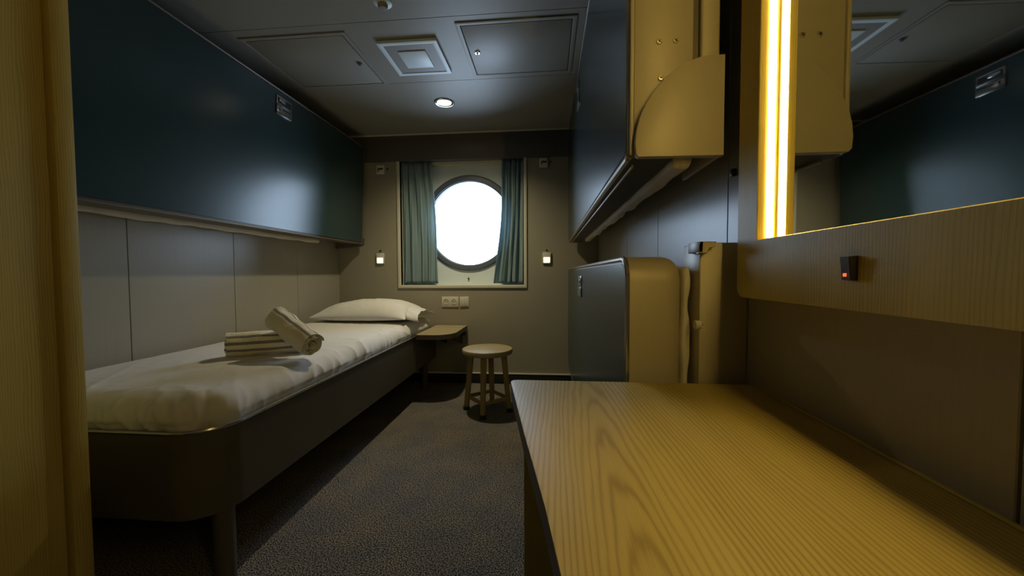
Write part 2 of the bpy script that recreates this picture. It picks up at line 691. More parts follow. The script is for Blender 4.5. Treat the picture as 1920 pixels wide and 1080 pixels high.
# skirtings and trims
struct('baseboard_far', box((XL, YF - 0.012, 0), (XR, YF, 0.085), 0.002), M_BLACK)
struct('trim_1', box((XL, YF - 0.016, 0.085), (XR, YF, 0.097), 0.003), M_CREAM)
struct('baseboard_left', box((XL, YB, 0), (XL + 0.012, YF - 0.018, 0.085), 0.002), M_BLACK)
struct('baseboard_right', box((XR - 0.012, YB, 0), (XR, YF - 0.018, 0.085), 0.002), M_BLACK)
struct('trim_2', box((XL, YF - 0.055, ZC - 0.012), (XR, YF - 0.036, ZC - 0.0005), 0.003), M_CREAM)

# ------------------------------------------------------------------ porthole window
win = bpy.data.objects.new('window_1', None)
COL.objects.link(win)
win['_o'] = (0.0, 0.0, 0.0)
win['kind'] = 'structure'
obj('window_frame', frame_ring('Y', (-1.342, 0.852, -0.176, 2.10), (-1.314, 0.880, -0.202, 2.075), YF - 0.012, YF + 0.002, 0.003), M_CREAM, win)
HY = 3.51
bm = bmesh.new()
add_box(bm, (OX0 - 0.02, YF + 0.002, OZ0 - 0.02), (OX1 + 0.02, HY, OZ0))
add_box(bm, (OX0 - 0.02, YF + 0.002, OZ1), (OX1 + 0.02, HY, OZ1 + 0.02))
add_box(bm, (OX0 - 0.02, YF + 0.002, OZ0), (OX0, HY, OZ1))
add_box(bm, (OX1, YF + 0.002, OZ0), (OX1 + 0.02, HY, OZ1))
obj('window_reveal', bm, M_CREAM, win, smooth=False)
PCX, PCZ, PR, PRO = -0.715, 1.444, 0.388, 0.438


def plate_with_hole(x0, z0, x1, z1, cx, cz, r, y0, y1, seg=96):
    bm = bmesh.new()
    angs = sorted(set([2 * PI * k / seg for k in range(seg)] +
                      [math.atan2(z - cz, x - cx) % (2 * PI) for x in (x0, x1) for z in (z0, z1)]))

    def outer(t):
        dx, dz = math.cos(t), math.sin(t)
        s = 1e9
        if dx > 1e-9: s = min(s, (x1 - cx) / dx)
        if dx < -1e-9: s = min(s, (x0 - cx) / dx)
        if dz > 1e-9: s = min(s, (z1 - cz) / dz)
        if dz < -1e-9: s = min(s, (z0 - cz) / dz)
        return cx + dx * s, cz + dz * s
    R = []
    for y in (y0, y1):
        R.append(([bm.verts.new((cx + r * math.cos(t), y, cz + r * math.sin(t))) for t in angs],
                  [bm.verts.new((outer(t)[0], y, outer(t)[1])) for t in angs]))
    n = len(angs)
    for k in range(n):
        k2 = (k + 1) % n
        for I, O in R:
            bm.faces.new((I[k], I[k2], O[k2], O[k]))
        bm.faces.new((R[0][0][k], R[0][0][k2], R[1][0][k2], R[1][0][k]))
        bm.faces.new((R[0][1][k], R[0][1][k2], R[1][1][k2], R[1][1][k]))
    bmesh.ops.recalc_face_normals(bm, faces=bm.faces[:])
    return bm


obj('hull_plate', plate_with_hole(OX0 - 0.02, OZ0 - 0.02, OX1 + 0.02, OZ1 + 0.02, PCX, PCZ, PR, HY, HY + 0.02), M_HULL, win)
obj('porthole_ring', lathe([(PR, 0.0), (PR, -0.014), (PR + 0.006, -0.02), (PRO - 0.012, -0.02), (PRO, -0.010), (PRO, 0.0)],
                           (PCX, HY, PCZ), 'Y', 96), M_RING, win)
obj('porthole_gasket', lathe([(PR, 0.0), (PR - 0.006, 0.004), (PR - 0.006, 0.05), (PR + 0.002, 0.05)], (PCX, HY, PCZ), 'Y', 96), M_RING, win)
obj('porthole_glass', lathe([(0, 0.030), (PR - 0.004, 0.030), (PR - 0.004, 0.036), (0, 0.036)], (PCX, HY, PCZ), 'Y', 96), M_GLASS, win)
bm = bmesh.new()
for k in range(3):
    t = -PI / 2 + (k - 1) * 0.9
    add_prism(bm, [(PCX + 0.413 * math.cos(t) + 0.004 * math.cos(q * PI / 4), PCZ + 0.413 * math.sin(t) + 0.004 * math.sin(q * PI / 4)) for q in range(8)],
              'Y', HY - 0.026, HY - 0.018)
obj('ring_bolts', bm, M_TRIM, win)
obj('hull_stud', lathe([(0, -0.016), (0.007, -0.014), (0.008, 0.0)], (PCX - 0.01, HY, 0.935), 'Y', 16), M_DARKPL, win)
bm = box((PCX - 0.018, HY - 0.006, 1.906), (PCX + 0.022, HY, 1.944), 0.002)
obj('hull_latch', bm, M_HULL, win)
obj('blind_cassette', box((OX0, HY - 0.055, 1.965), (OX1, HY - 0.001, 2.078), 0.006), M_CREAM, win)

# ------------------------------------------------------------------ pelmet, curtain rail, curtains
o = obj('pelmet', box((XL + 0.001, YF - 0.036, 1.983), (XR - 0.001, YF - 0.001, ZC - 0.0005), 0.003), M_PELMET)
tag(o, 'long dark grey pelmet panel across the top of the window wall', 'pelmet')
r_ = thing('curtain_rail', 'thin grey curtain rail across the top of the window recess', 'curtain rail', (-0.76, 3.41, 2.01))
obj('track', box((OX0 + 0.001, 3.395, 1.990), (OX1 - 0.001, 3.415, 2.004), 0.002), M_RING, r_)
obj('track', box((OX0 + 0.001, 3.425, 1.990), (OX1 - 0.001, 3.443, 2.004), 0.002), M_TRIM, r_)


def curtain(name, xt0, xt1, xb0, xb1, label, seed, mid=None):
    bm = bmesh.new()
    nu, nv = 110, 40
    rnd = random.Random(seed)
    ph = [rnd.uniform(0, 6.28) for _ in range(5)]
    G = []
    for i in range(nu + 1):
        u = i / nu
        row = []
        for j in range(nv + 1):
            v = j / nv
            z = 1.988 + (0.893 - 1.988) * v
            x0 = xt0 + (xb0 - xt0) * v
            x1 = xt1 + (xb1 - xt1) * v
            if mid:
                bump = math.sin(PI * v) ** 1.5
                x0 += mid[0] * bump
                x1 += mid[1] * bump
            uu = u + 0.05 * math.sin(u * 9 + ph[0] + v * 1.6) * math.sin(PI * u)
            x = x0 + (x1 - x0) * uu
            amp = 0.020 * (0.8 + 0.35 * v)
            y = 3.425 + amp * math.sin(u * 2 * PI * 4.3 + ph[1] + 0.7 * math.sin(v * 3 + ph[2]))
            y += 0.007 * math.sin(u * 2 * PI * 9.1 + ph[3] + v * 2.2)
            y += 0.004 * math.sin(v * 11 + u * 17 + ph[4])
            row.append(bm.verts.new((x, y, z)))
        G.append(row)
    for i in range(nu):
        for j in range(nv):
            bm.faces.new((G[i][j], G[i + 1][j], G[i + 1][j + 1], G[i][j + 1]))
    o = obj(name, bm, M_CURT, ang=180)
    m = o.modifiers.new('thickness', 'SOLIDIFY')
    m.thickness = 0.0018
    tag(o, label, 'curtain', 'curtains beside the porthole')
    return origin(o, ((xt0 + xt1) / 2, 3.425, 0.893))


curtain('curtain', -1.300, -1.030, -1.305, -0.985, 'grey teal curtain hanging left of the porthole, side towards the bed', 3, (0.0, 0.012))
curtain('curtain', -0.400, -0.208, -0.478, -0.212, 'grey teal curtain hanging right of the porthole, narrower at its top', 11, (0.03, 0.0))

# ------------------------------------------------------------------ ceiling fittings
def hatch(x0, x1, y0, y1, lx, ly, label, chrome):
    t = thing('ceiling_hatch', label, 'hatch', ((x0 + x1) / 2, (y0 + y1) / 2, ZC), 'access hatches in the ceiling')
    obj('hatch_frame', frame_ring('Z', (x0 - 0.022, y0 - 0.022, x1 + 0.022, y1 + 0.022), (x0, y0, x1, y1), ZC - 0.005, ZC - 0.0002, 0.0012), M_CEIL, t)
    obj('gap_strip', frame_ring('Z', (x0, y0, x1, y1), (x0 + 0.005, y0 + 0.005, x1 - 0.005, y1 - 0.005), ZC - 0.0012, ZC - 0.0002), M_SEAM, t)
    obj('hatch_door', box((x0 + 0.005, y0 + 0.005, ZC - 0.0045), (x1 - 0.005, y1 - 0.005, ZC - 0.0003), 0.001), M_CEIL, t)
    k = obj('lock', lathe([(0, -0.010), (0.006, -0.010), (0.007, -0.006), (0.013, -0.006), (0.015, -0.003), (0.015, 0.0)], (lx, ly, ZC - 0.0045), 'Z', 24),
            M_CHROME if chrome else M_RING, t)
    return t, k


_, k = hatch(-1.585, -1.045, 1.93, 2.43, -1.085, 2.19, 'left ceiling hatch beside the left bunk with a small dark lock', False)
obj('key_slot', box((-1.0875, 2.182, ZC - 0.0165), (-1.0825, 2.198, ZC - 0.0145)), M_BLACK, k)
_, k = hatch(-0.430, 0.125, 1.915, 2.39, -0.384, 2.15, 'right ceiling hatch towards the right bunk with a round bright lock', True)
obj('key_slot', lathe([(0, -0.0016), (0.004, -0.0016), (0.004, 0.0)], (-0.384, 2.15, ZC - 0.0145), 'Z', 16), M_BLACK, k)

t = thing('ceiling_vent', 'square white ceiling air vent with grey perforated field and plain middle plate', 'vent', (-0.735, 2.16, ZC))
vx0, vx1, vy0, vy1 = -0.90, -0.575, 2.00, 2.335
obj('vent_frame', frame_ring('Z', (vx0, vy0, vx1, vy1), (vx0 + 0.026, vy0 + 0.026, vx1 - 0.026, vy1 - 0.026), ZC - 0.016, ZC - 0.0003, 0.002), M_HULL, t)


def mesh_grille():
    m, nt, b = mat('perforated_grey_grille')
    L = nt.links.new
    tc = N(nt, 'ShaderNodeTexCoord')
    mp = N(nt, 'ShaderNodeMapping')
    mp.inputs['Scale'].default_value = (170, 170, 170)
    L(tc.outputs['Object'], mp.inputs['Vector'])
    v = N(nt, 'ShaderNodeTexVoronoi')
    v.inputs['Scale'].default_value = 1.0
    v.inputs['Randomness'].default_value = 0.0
    L(mp.outputs[0], v.inputs['Vector'])
    cr = N(nt, 'ShaderNodeValToRGB')
    e = cr.color_ramp.elements
    e[0].position, e[0].color = 0.28, (0.03, 0.03, 0.03, 1)
    e[1].position, e[1].color = 0.36, (0.30, 0.30, 0.29, 1)
    L(v.outputs['Distance'], cr.inputs['Fac'])
    L(cr.outputs['Color'], b.inputs['Base Color'])
    b.inputs['Roughness'].default_value = 0.5
    return m


obj('grille', box((vx0 + 0.0262, vy0 + 0.0262, ZC - 0.013), (vx1 - 0.0262, vy1 - 0.0262, ZC - 0.009)), mesh_grille(), t, smooth=False)
obj('middle_plate', box((vx0 + 0.085, vy0 + 0.085, ZC - 0.018), (vx1 - 0.085, vy1 - 0.085, ZC - 0.0132), 0.001), M_HULL, t)

t = thing('ceiling_downlight', 'round recessed ceiling downlight glowing warm white in front of the window', 'ceiling light', (-0.735, 2.75, ZC))
obj('ring', lathe([(0.050, 0.0), (0.072, 0.0), (0.072, -0.003), (0.068, -0.007), (0.058, -0.007), (0.050, -0.002)], (-0.735, 2.75, ZC - 0.0003), 'Z', 48), M_CHROME, t)
obj('lens', lathe([(0, -0.001), (0.050, -0.001), (0.050, -0.003), (0, -0.004)], (-0.735, 2.75, ZC - 0.0003), 'Z', 48), M_LENS, t)

t = thing('smoke_detector', 'small round grey smoke detector on the ceiling near the camera', 'smoke detector', (-0.738, 1.72, ZC))
obj('detector_base', lathe([(0, 0.0), (0.040, 0.0), (0.040, -0.010), (0.034, -0.014), (0, -0.014)], (-0.738, 1.72, ZC - 0.0003), 'Z', 40), M_HULL, t)
obj('sensor_head', lathe([(0.022, 0.0), (0.022, -0.010), (0.017, -0.018), (0, -0.020)], (-0.738, 1.72, ZC - 0.0145), 'Z', 32), M_CEIL, t)


# ------------------------------------------------------------------ folding bunks (pan seen from its bottom, standing against a side wall)
def latch(parent, xf, s, y0, y1, z0, z1):
    """s = -1 when the panel faces -X, +1 when it faces +X; sits on plane xf"""
    zm = z0 + (z1 - z0) * 0.46

    def bx(x0, x1, *a, **k):
        A, B = xf + s * x0, xf + s * x1
        return box((min(A, B), a[0], a[1]), (max(A, B), a[2], a[3]), **k)
    p = obj('latch', bx(0.0003, 0.005, y0, zm + 0.004, y1, z1, bevel=0.0015), M_TRIM, parent)
    obj('latch_recess', bx(0.0052, 0.0062, y0 + 0.010, zm + 0.014, y1 - 0.010, z1 - 0.012), M_BLACK, p)
    obj('latch_handle', bx(0.0064, 0.012, y0 + 0.015, zm + 0.026, y0 + (y1 - y0) * 0.55, z1 - 0.018, bevel=0.002), M_CHROME, p)
    q = obj('latch_plate', bx(0.0003, 0.007, y0, z0, y1, zm, bevel=0.0015), M_TRIM, parent)
    obj('plate_slot', bx(0.0072, 0.008, y0 + 0.050, zm - 0.018, y1 - 0.008, zm - 0.009), M_BLACK, q)
    obj('plate_slot', bx(0.0072, 0.008, y0 + 0.018, zm - 0.030, y0 + 0.028, zm - 0.010), M_BLACK, q)


def bunk(label, s, xf, y0, y1, z0, z1, radii, depth, back_bevel=0.01, steel=None):
    """s=-1: front panel faces -X. radii for corners (y0,z0),(y1,z0),(y1,z1),(y0,z1)"""
    steel = steel or M_STEEL
    t = thing('folding_bunk', label, 'bunk bed', (xf, (y0 + y1) / 2, z0), 'folded bunks along the side walls')
    a, b = xf - s * 0.0, xf - s * depth

    P = rrect(y0, z0, y1, z1, radii, 12)
    # steel pan
    obj('pan', prism(P, 'X', min(a - s * 0.006, b), max(a - s * 0.006, b), back_bevel, 6, '1' if s < 0 else '0'), steel, t)
    # rolled rim round the front edge
    Q = rrect(y0 + 0.004, z0 + 0.004, y1 - 0.004, z1 - 0.004, tuple(max(0.012, r - 0.004) for r in radii), 10)
    obj('rim', tube([(a - s * 0.004, y, z) for y, z in Q], 0.0065, 10, True), M_TRIM if steel is M_STEEL else steel, t)
    g = 0.016
    R = rrect(y0 + g, z0 + g, y1 - g, z1 - g, tuple(max(0.01, r - g) for r in radii), 10)
    xs = sorted((a - s * 0.007, a + s * 0.0005))
    obj('front_panel', prism(R, 'X', xs[0], xs[1], 0.001, 1), M_TEAL, t)
    return t


def bunk_mattress(name, label, lo, hi, seed, group='mattresses folded behind the bunks'):
    def fn(co, n):
        q = Vector((co.x * 18, co.y * 9, co.z * 16)) + Vector((seed, 0, 0))
        d = noise.noise(q) * 0.008 + abs(noise.noise(q * 0.5)) * 0.006
        co = co + n * d
        return co
    bm = rounded_box(lo, hi, min(0.012, (hi[0] - lo[0]) * 0.45), (6, 120, 60), fn)
    o = obj(name, bm, M_MATT, ang=180)
    tag(o, label, 'mattress', group)
    return origin(o, ((lo[0] + hi[0]) / 2, (lo[1] + hi[1]) / 2, lo[2]))


# left upper bunk
LB = -1.640
t = bunk('upper folded bunk with dark teal panel high on the left wall over the made bed', +1, LB, 0.93, 3.30, 1.245, 2.100, (0.004, 0.004, 0.004, 0.004), 0.17, 0.01, M_DSTEEL)
latch(t, LB + 0.0005, +1, 2.19, 2.325, 1.945, 2.055)
obj('hinge_bracket', prism([(LB - 0.255, 1.200), (LB - 0.02, 1.226), (LB + 0.002, 1.236), (LB + 0.006, 1.250), (LB + 0.006, 1.300), (LB - 0.255, 1.34)], 'Y', 3.306, 3.326, 0.003, 2), M_DSTEEL, t)
bunk_mattress('bunk_mattress', 'pale mattress edge hanging under the folded bunk on the left wall', (LB - 0.215, 1.25, 1.232), (LB - 0.1800, 2.95, 2.05), 3.0)

TILT_L = t

# right upper bunk
RB = 0.180
YE = 0.90
t = bunk('upper folded bunk with dark teal panel and steel end bracket high on the right wall', -1, RB, YE + 0.004, 3.32, 1.240, 2.150, (0.004, 0.004, 0.004, 0.004), 0.105, 0.01)
latch(t, RB - 0.0005, -1, 2.19, 2.325, 1.93, 2.05)
obj('bottom_rail', box((RB + 0.020, YE + 0.05, 1.231), (RB + 0.026, 3.30, 1.2385), 0.002, 2), M_STEEL, t)
obj('underside_shade_sheet', box((RB + 0.012, YE + 0.006, 1.2386), (RB + 0.1045, 3.30, 1.2398)), M_UNDERSHADE, t)  # dark sheet added under the steel pan, its colour standing in for shade
# steel end plate facing the desk
obj('end_plate', box((RB + 0.014, YE - 0.004, 1.245), (RB + 0.140, YE + 0.0035, 2.13), 0.002), M_STEEL, t)
obj('end_flange', box((RB + 0.004, YE - 0.009, 1.245), (RB + 0.0135, YE + 0.0035, 2.14), 0.003), M_STEEL, t)
obj('wall_post', box((0.336, YE - 0.004, 1.38), (0.377, YE + 0.10, 2.18), 0.006, 3), M_STEEL, t)
obj('post_slot', box((0.3205, YE + 0.010, 1.30), (0.3355, YE + 0.05, 2.16)), M_DSTEEL, t)
P = [(0.1935, 1.240), (0.1995, 1.2335), (0.377, 1.2315), (0.377, 1.4435), (0.345, 1.4435)]
P += [(0.325, 1.4405), (0.300, 1.4320), (0.275, 1.4180), (0.252, 1.3990), (0.232, 1.3760), (0.214, 1.3480), (0.201, 1.3200), (0.194, 1.2900), (0.1915, 1.2650)]
obj('end_cover', prism(P, 'Y', YE - 0.030, YE - 0.0095, 0.002, 2), M_STEEL, t)
obj('cover_return', box((0.366, YE - 0.0090, 1.2320), (0.377, YE + 0.20, 1.375), 0.003, 2), M_STEEL, t)


def screw(parent, x, z, y, r=0.0068):
    k = obj('screw', lathe([(0, -0.003), (r * 0.7, -0.0028), (r, -0.0012), (r, 0.0)], (x, y, z), 'Y', 20), M_BRASS, parent)
    bm = bmesh.new()
    c = r * 0.55
    add_box(bm, (x - c, y - 0.0034, z - r * 0.12), (x + c, y - 0.0029, z + r * 0.12))
    add_box(bm, (x - r * 0.12, y - 0.0034, z - c), (x + r * 0.12, y - 0.0029, z + c))
    bmesh.ops.rotate(bm, verts=bm.verts[:], cent=(x, y, z), matrix=Matrix.Rotation(0.6, 3, 'Y'))
    obj('cross_slot', bm, M_BLACK, k)


screw(t, 0.247, 1.491, YE - 0.004)
screw(t, 0.283, 1.491, YE - 0.004)
screw(t, 0.2515, 1.4115, YE - 0.004)
bunk_mattress('bunk_mattress', 'pale mattress bulging out under the upper bunk on the right wall', (RB + 0.108, 0.925, 1.224), (RB + 0.150, 3.00, 2.08), 9.0)
o = obj('wall_hook', box((XR - 0.012, 0.945, 1.205), (XR - 0.0005, 0.957, 1.222), 0.002), M_DARKPL)
tag(o, 'tiny dark hook on the right wall under the upper bunk bracket', 'hook')

# right lower bunk, folded up with rounded corners
t = bunk('lower folded bunk standing behind the desk with rounded steel end and teal panel', -1, RB, YE, 3.32, 0.20, 1.018, (0.07, 0.10, 0.03, 0.055), 0.130, 0.040)
latch(t, RB - 0.0005, -1, 2.02, 2.20, 0.855, 0.965)
for yy in (1.3, 2.9):
    obj('leg', tube([(RB + 0.07, yy, 0.202), (RB + 0.07, yy, 0.0)], 0.015), M_BEDSTEEL, t)
bunk_mattress('bunk_mattress', 'creased off white mattress standing between the lower right bunk and its post', (0.3115, 0.915, 0.10), (0.3260, 3.20, 0.995), 21.0)

t = thing('bunk_post', 'dark taupe steel wall post beside the folded lower bunk behind the desk', 'post', (0.39, 0.93, 0.0))
obj('post_body', box((0.3365, 0.885, 0.0), (0.4385, 0.99, 1.046), 0.003), M_STEEL, t)
obj('top_cap', prism([(0.327, 1.022), (0.345, 1.022), (0.350, 1.034), (0.362, 1.036), (0.364, 1.0475), (0.327, 1.0475)], 'Y', 0.868, 0.8845, 0.0015, 1), M_STEEL, t)
bm = box((0.3265, 0.868, 1.024), (0.3365, 0.93, 1.0475), 0.001)
obj('cap_label', bm, M_DSTEEL, t)
k = obj('bumper', tube([(0.322, 0.872, 0.866), (0.334, 0.872, 0.866)], 0.0095, 20), M_WHITEPL, t)
obj('bumper_stem', tube([(0.334, 0.872, 0.866), (0.3375, 0.884, 0.866)], 0.005, 12), M_DARKPL, k)

# ------------------------------------------------------------------ made bed on the left
BX, BY0, BY1, BZ0, BZ1 = -0.995, 1.030, 3.345, 0.238, 0.505
t = thing('single_bed', 'dark taupe metal single bed along the left wall with a rounded foot corner', 'bed', (-1.45, 2.2, 0))
poly = rrect(XL + 0.013, BY0, BX, BY1, (0.0, 0.13, 0.0, 0.0), 16)
bm = bmesh.new()
inner = rrect(XL + 0.035, BY0 + 0.02, BX - 0.02, BY1 - 0.02, (0.0, 0.11, 0.0, 0.0), 16)
vo0 = [bm.verts.new((x, y, BZ0)) for x, y in poly]
vo1 = [bm.verts.new((x, y, BZ1)) for x, y in poly]
vi1 = [bm.verts.new((x, y, BZ1)) for x, y in inner]
vi0 = [bm.verts.new((x, y, BZ1 - 0.05)) for x, y in inner]
n = len(poly)
for k in range(n):
    k2 = (k + 1) % n
    bm.faces.new((vo0[k], vo0[k2], vo1[k2], vo1[k]))
    bm.faces.new((vo1[k], vo1[k2], vi1[k2], vi1[k]))
    bm.faces.new((vi1[k], vi1[k2], vi0[k2], vi0[k]))
bm.faces.new(vo0)
bm.faces.new(vi0)
bmesh.ops.recalc_face_normals(bm, faces=bm.faces[:])
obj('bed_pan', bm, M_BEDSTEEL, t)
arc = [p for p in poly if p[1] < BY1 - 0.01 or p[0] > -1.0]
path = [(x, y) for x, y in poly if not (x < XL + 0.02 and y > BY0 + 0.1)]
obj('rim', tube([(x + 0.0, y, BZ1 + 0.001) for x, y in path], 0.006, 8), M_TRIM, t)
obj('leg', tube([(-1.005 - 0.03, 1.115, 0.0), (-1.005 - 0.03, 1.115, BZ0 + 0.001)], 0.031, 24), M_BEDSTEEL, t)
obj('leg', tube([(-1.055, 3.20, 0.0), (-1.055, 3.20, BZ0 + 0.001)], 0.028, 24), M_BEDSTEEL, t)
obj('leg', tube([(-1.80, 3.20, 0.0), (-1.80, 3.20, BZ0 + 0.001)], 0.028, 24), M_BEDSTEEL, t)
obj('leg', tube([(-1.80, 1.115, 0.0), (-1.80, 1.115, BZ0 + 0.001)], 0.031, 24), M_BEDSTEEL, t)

MLO, MHI = Vector((XL + 0.020, BY0 + 0.022, 0.458)), Vector((BX - 0.022, BY1 - 0.03, 0.605))


def matt_fn(co, n):
    # corner at the foot is rounded in plan
    cx, cy, cr = MHI.x - 0.11, MLO.y + 0.11, 0.11
    if co.x > cx and co.y < cy:
        d = Vector((co.x - cx, co.y - cy))
        m = max(abs(d.x), abs(d.y))
        if d.length > 1e-6:
            k = m / d.length
            co.x, co.y = cx + d.x * k, cy + d.y * k
    # soft sag of the top towards both long edges, and tucked folds near the front and foot
    ex = min(co.x - MLO.x, MHI.x - co.x)
    ey = co.y - MLO.y
    top = max(0, (co.z - 0.50) / 0.12)
    fe = math.exp(-max(0, MHI.x - co.x) / 0.07)
    ff = math.exp(-max(0, ey) / 0.09)
    q = Vector((co.x * 3.2, co.y * 1.6, 0))
    co.z += 0.006 * noise.noise(q * 1.3) * top
    edge = max(fe, ff)
    # ridged folds running diagonally off the edges, sharp on their crests
    def ridge(p, k):
        return (1 - abs(noise.noise(p))) ** k
    w1 = ridge(Vector((co.x * 5.0 + co.y * 3.2, co.y * 2.2 - co.x * 1.2, 3.1)), 9)
    w2 = ridge(Vector((co.x * 11 - co.y * 5, co.y * 7 + co.x * 4, 8.4)), 7)
    w3 = noise.noise(Vector((co.x * 3, co.y * 3, 0.5)))
    amp = 0.0035 * math.exp(-ey / 0.9) + 0.010 * edge
    if n.z > 0.05:
        co += n * (amp * w1 + 0.6 * amp * w2 + 0.004 * w3 * edge)
    else:
        co += Vector((n.x, n.y, 0)) * 0.008 * w1
    # the sheet hangs slack at the foot: gathered vertical tucks
    if n.z < 0.9:
        g_ = ridge(Vector((co.x * 16 + co.z * 9, co.y * 16 - co.z * 7, 1.0)), 5)
        co += Vector((n.x, n.y, 0)) * 0.007 * g_ * (0.35 + ff)
    co.z = max(co.z, 0.457)
    return co


o = obj('mattress', rounded_box(MLO, MHI, 0.078, (130, 300, 22), matt_fn), M_SHEET, ang=180)
tag(o, 'single mattress under a creased white fitted sheet on the left bed', 'mattress')
origin(o, (-1.45, 2.2, 0.458))


def pillow(cx, cy, z0, lx, ly, hz, rot):
    bm = bmesh.new()
    nu, nv = 70, 50
    sheets = []
    for s in (1, -1):
        G = []
        for i in range(nu + 1):
            row = []
            for j in range(nv + 1):
                u, v = -1 + 2 * i / nu, -1 + 2 * j / nv
                pu, pv = abs(u), abs(v)
                th = (max(0, 1 - pu ** 2.6) ** 0.55) * (max(0, 1 - pv ** 2.4) ** 0.6)
                pinch = 1 - 0.06 * (1 - pu ** 4) * pv ** 2
                pinch2 = 1 - 0.055 * (1 - pv ** 4) * pu ** 2
                x = u * lx / 2 * pinch2
                y = v * ly / 2 * pinch
                if s > 0:
                    z = hz * 0.80 * th + 0.008 * noise.noise(Vector((u * 3, v * 3, 5))) * th ** 0.5
                    z += 0.006 * (1 - abs(noise.noise(Vector((u * 5 + v * 3, v * 6, 2))))) ** 5 * th
                else:
                    z = -hz * 0.20 * th
                # weight towards the window end of the pillow
                z += 0.012 * u * th
                row.append((x, y, z))
            G.append(row)
        sheets.append(G)
    V = {}

    def vert(p):
        k = (round(p[0], 5), round(p[1], 5), round(p[2], 5))
        if k not in V:
            V[k] = bm.verts.new(p)
        return V[k]
    for s, G in enumerate(sheets):
        for i in range(nu):
            for j in range(nv):
                q = [vert(G[i][j]), vert(G[i + 1][j]), vert(G[i + 1][j + 1]), vert(G[i][j + 1])]
                if len(set(q)) == 4:
                    try:
                        bm.faces.new(q)
                    except ValueError:
                        pass
    bmesh.ops.recalc_face_normals(bm, faces=bm.faces[:])
    Mx = Matrix.Translation((cx, cy, z0)) @ Matrix.Rotation(rot, 4, 'Z')
    bm.transform(Mx)
    return bm


t = thing('pillow', 'plump white pillow lying at the window end of the bed', 'pillow', (-1.40, 3.03, 0.62))
obj('cushion', pillow(-1.43, 3.03, 0.640, 0.80, 0.54, 0.165, -0.05), M_PILLOW, t, ang=180)
# open hem flap of the pillowcase at the aisle end
bm = bmesh.new()
G = []
for i in range(17):
    u = i / 16
    row = []
    for j in range(25):
        v = -1 + 2 * j / 24
        hump = max(0.0, 1 - abs(v) ** 2.2) ** 0.6
        x = -1.092 + 0.030 * (1 - hump) + (0.10) * u - 0.01 * v
        y = 3.02 + v * (0.215 + 0.025 * u) - 0.02
        z = 0.636 + hump * (0.085 - 0.030 * u) - 0.006 * u + 0.004 * math.sin(v * 11 + u * 4)
        row.append(bm.verts.new((x, y, z)))
    G.append(row)
for i in range(16):
    for j in range(24):
        bm.faces.new((G[i][j], G[i + 1][j], G[i + 1][j + 1], G[i][j + 1]))
o = obj('pillowcase_hem', bm, M_PILLOW, t, ang=180)
m = o.modifiers.new('thickness', 'SOLIDIFY')
m.thickness = 0.004


def towel(p0, p1, rad, phase, label, stripes):
    """rolled towel: a spiral of thick cloth swept from p0 to p1; stripes run along its length"""
    p0, p1 = Vector(p0), Vector(p1)
    ax = (p1 - p0).normalized()
    sd = ax.cross(Vector((0, 0, 1))).normalized()
    up = sd.cross(ax).normalized()
    L = (p1 - p0).length
    turns, npt = 4.25, 220
    th = rad * 0.135
    bm = bmesh.new()
    nl = 26
    inn, out = [], []
    mats = []
    for i in range(npt + 1):
        t_ = i / npt
        a = phase + 2 * PI * turns * t_
        r = rad * 0.14 + (rad * 0.86) * t_ ** 0.55
        wob = 1 + 0.02 * math.sin(3 * a + 1) + 0.01 * math.sin(7 * a)
        r *= wob
        s_len = (turns * t_)
        ang = (math.degrees(a) + 180) % 360 - 180
        mats.append(any(lo <= ang < hi for lo, hi in stripes))
        ri, ro = [], []
        for j in range(nl + 1):
            w = j / nl
            e = 0.006 * noise.noise(Vector((a * 1.1, w * 5, phase)))
            if w < 0.03 or w > 0.97:
                sh = 0.88
            else:
                sh = 1.0
            base = p0 + ax * (L * w + (0.006 * math.sin(a * 2.3) if j in (0, nl) else 0))
            dirv = math.cos(a) * sd + math.sin(a) * up
            ro.append(bm.verts.new(base + dirv * (r + e)))
            ri.append(bm.verts.new(base + dirv * (max(0.002, r + e - th * sh))))
        inn.append(ri)
        out.append(ro)
    for i in range(npt):
        for j in range(nl):
            f = bm.faces.new((out[i][j], out[i + 1][j], out[i + 1][j + 1], out[i][j + 1]))
            f.material_index = 1 if mats[i] else 0
            bm.faces.new((inn[i][j], inn[i][j + 1], inn[i + 1][j + 1], inn[i + 1][j]))
        for j in (0, nl):
            bm.faces.new((out[i][j], inn[i][j], inn[i + 1][j], out[i + 1][j]))
    for i in (0, npt):
        for j in range(nl):
            bm.faces.new((out[i][j], out[i][j + 1], inn[i][j + 1], inn[i][j]))
    bmesh.ops.recalc_face_normals(bm, faces=bm.faces[:])
    o = obj('rolled_towel', bm, [M_TOWEL, M_STRIPE], ang=50)
    tag(o, label, 'towel', 'striped towels rolled up on the bed')
    return origin(o, ((p0 + p1) / 2))


towel((-1.428, 1.591, 0.6635), (-1.150, 1.755, 0.6635), 0.058, 2.4, 'rolled cream towel with three grey stripes lying flat under the other towel', ((34, 48), (2, 16), (-30, -16)))
towel((-1.250, 1.664, 0.778), (-1.028, 1.585, 0.668), 0.055, 1.2, 'rolled cream striped towel leaning across the top of the other towel', ((58, 74), (100, 110)))

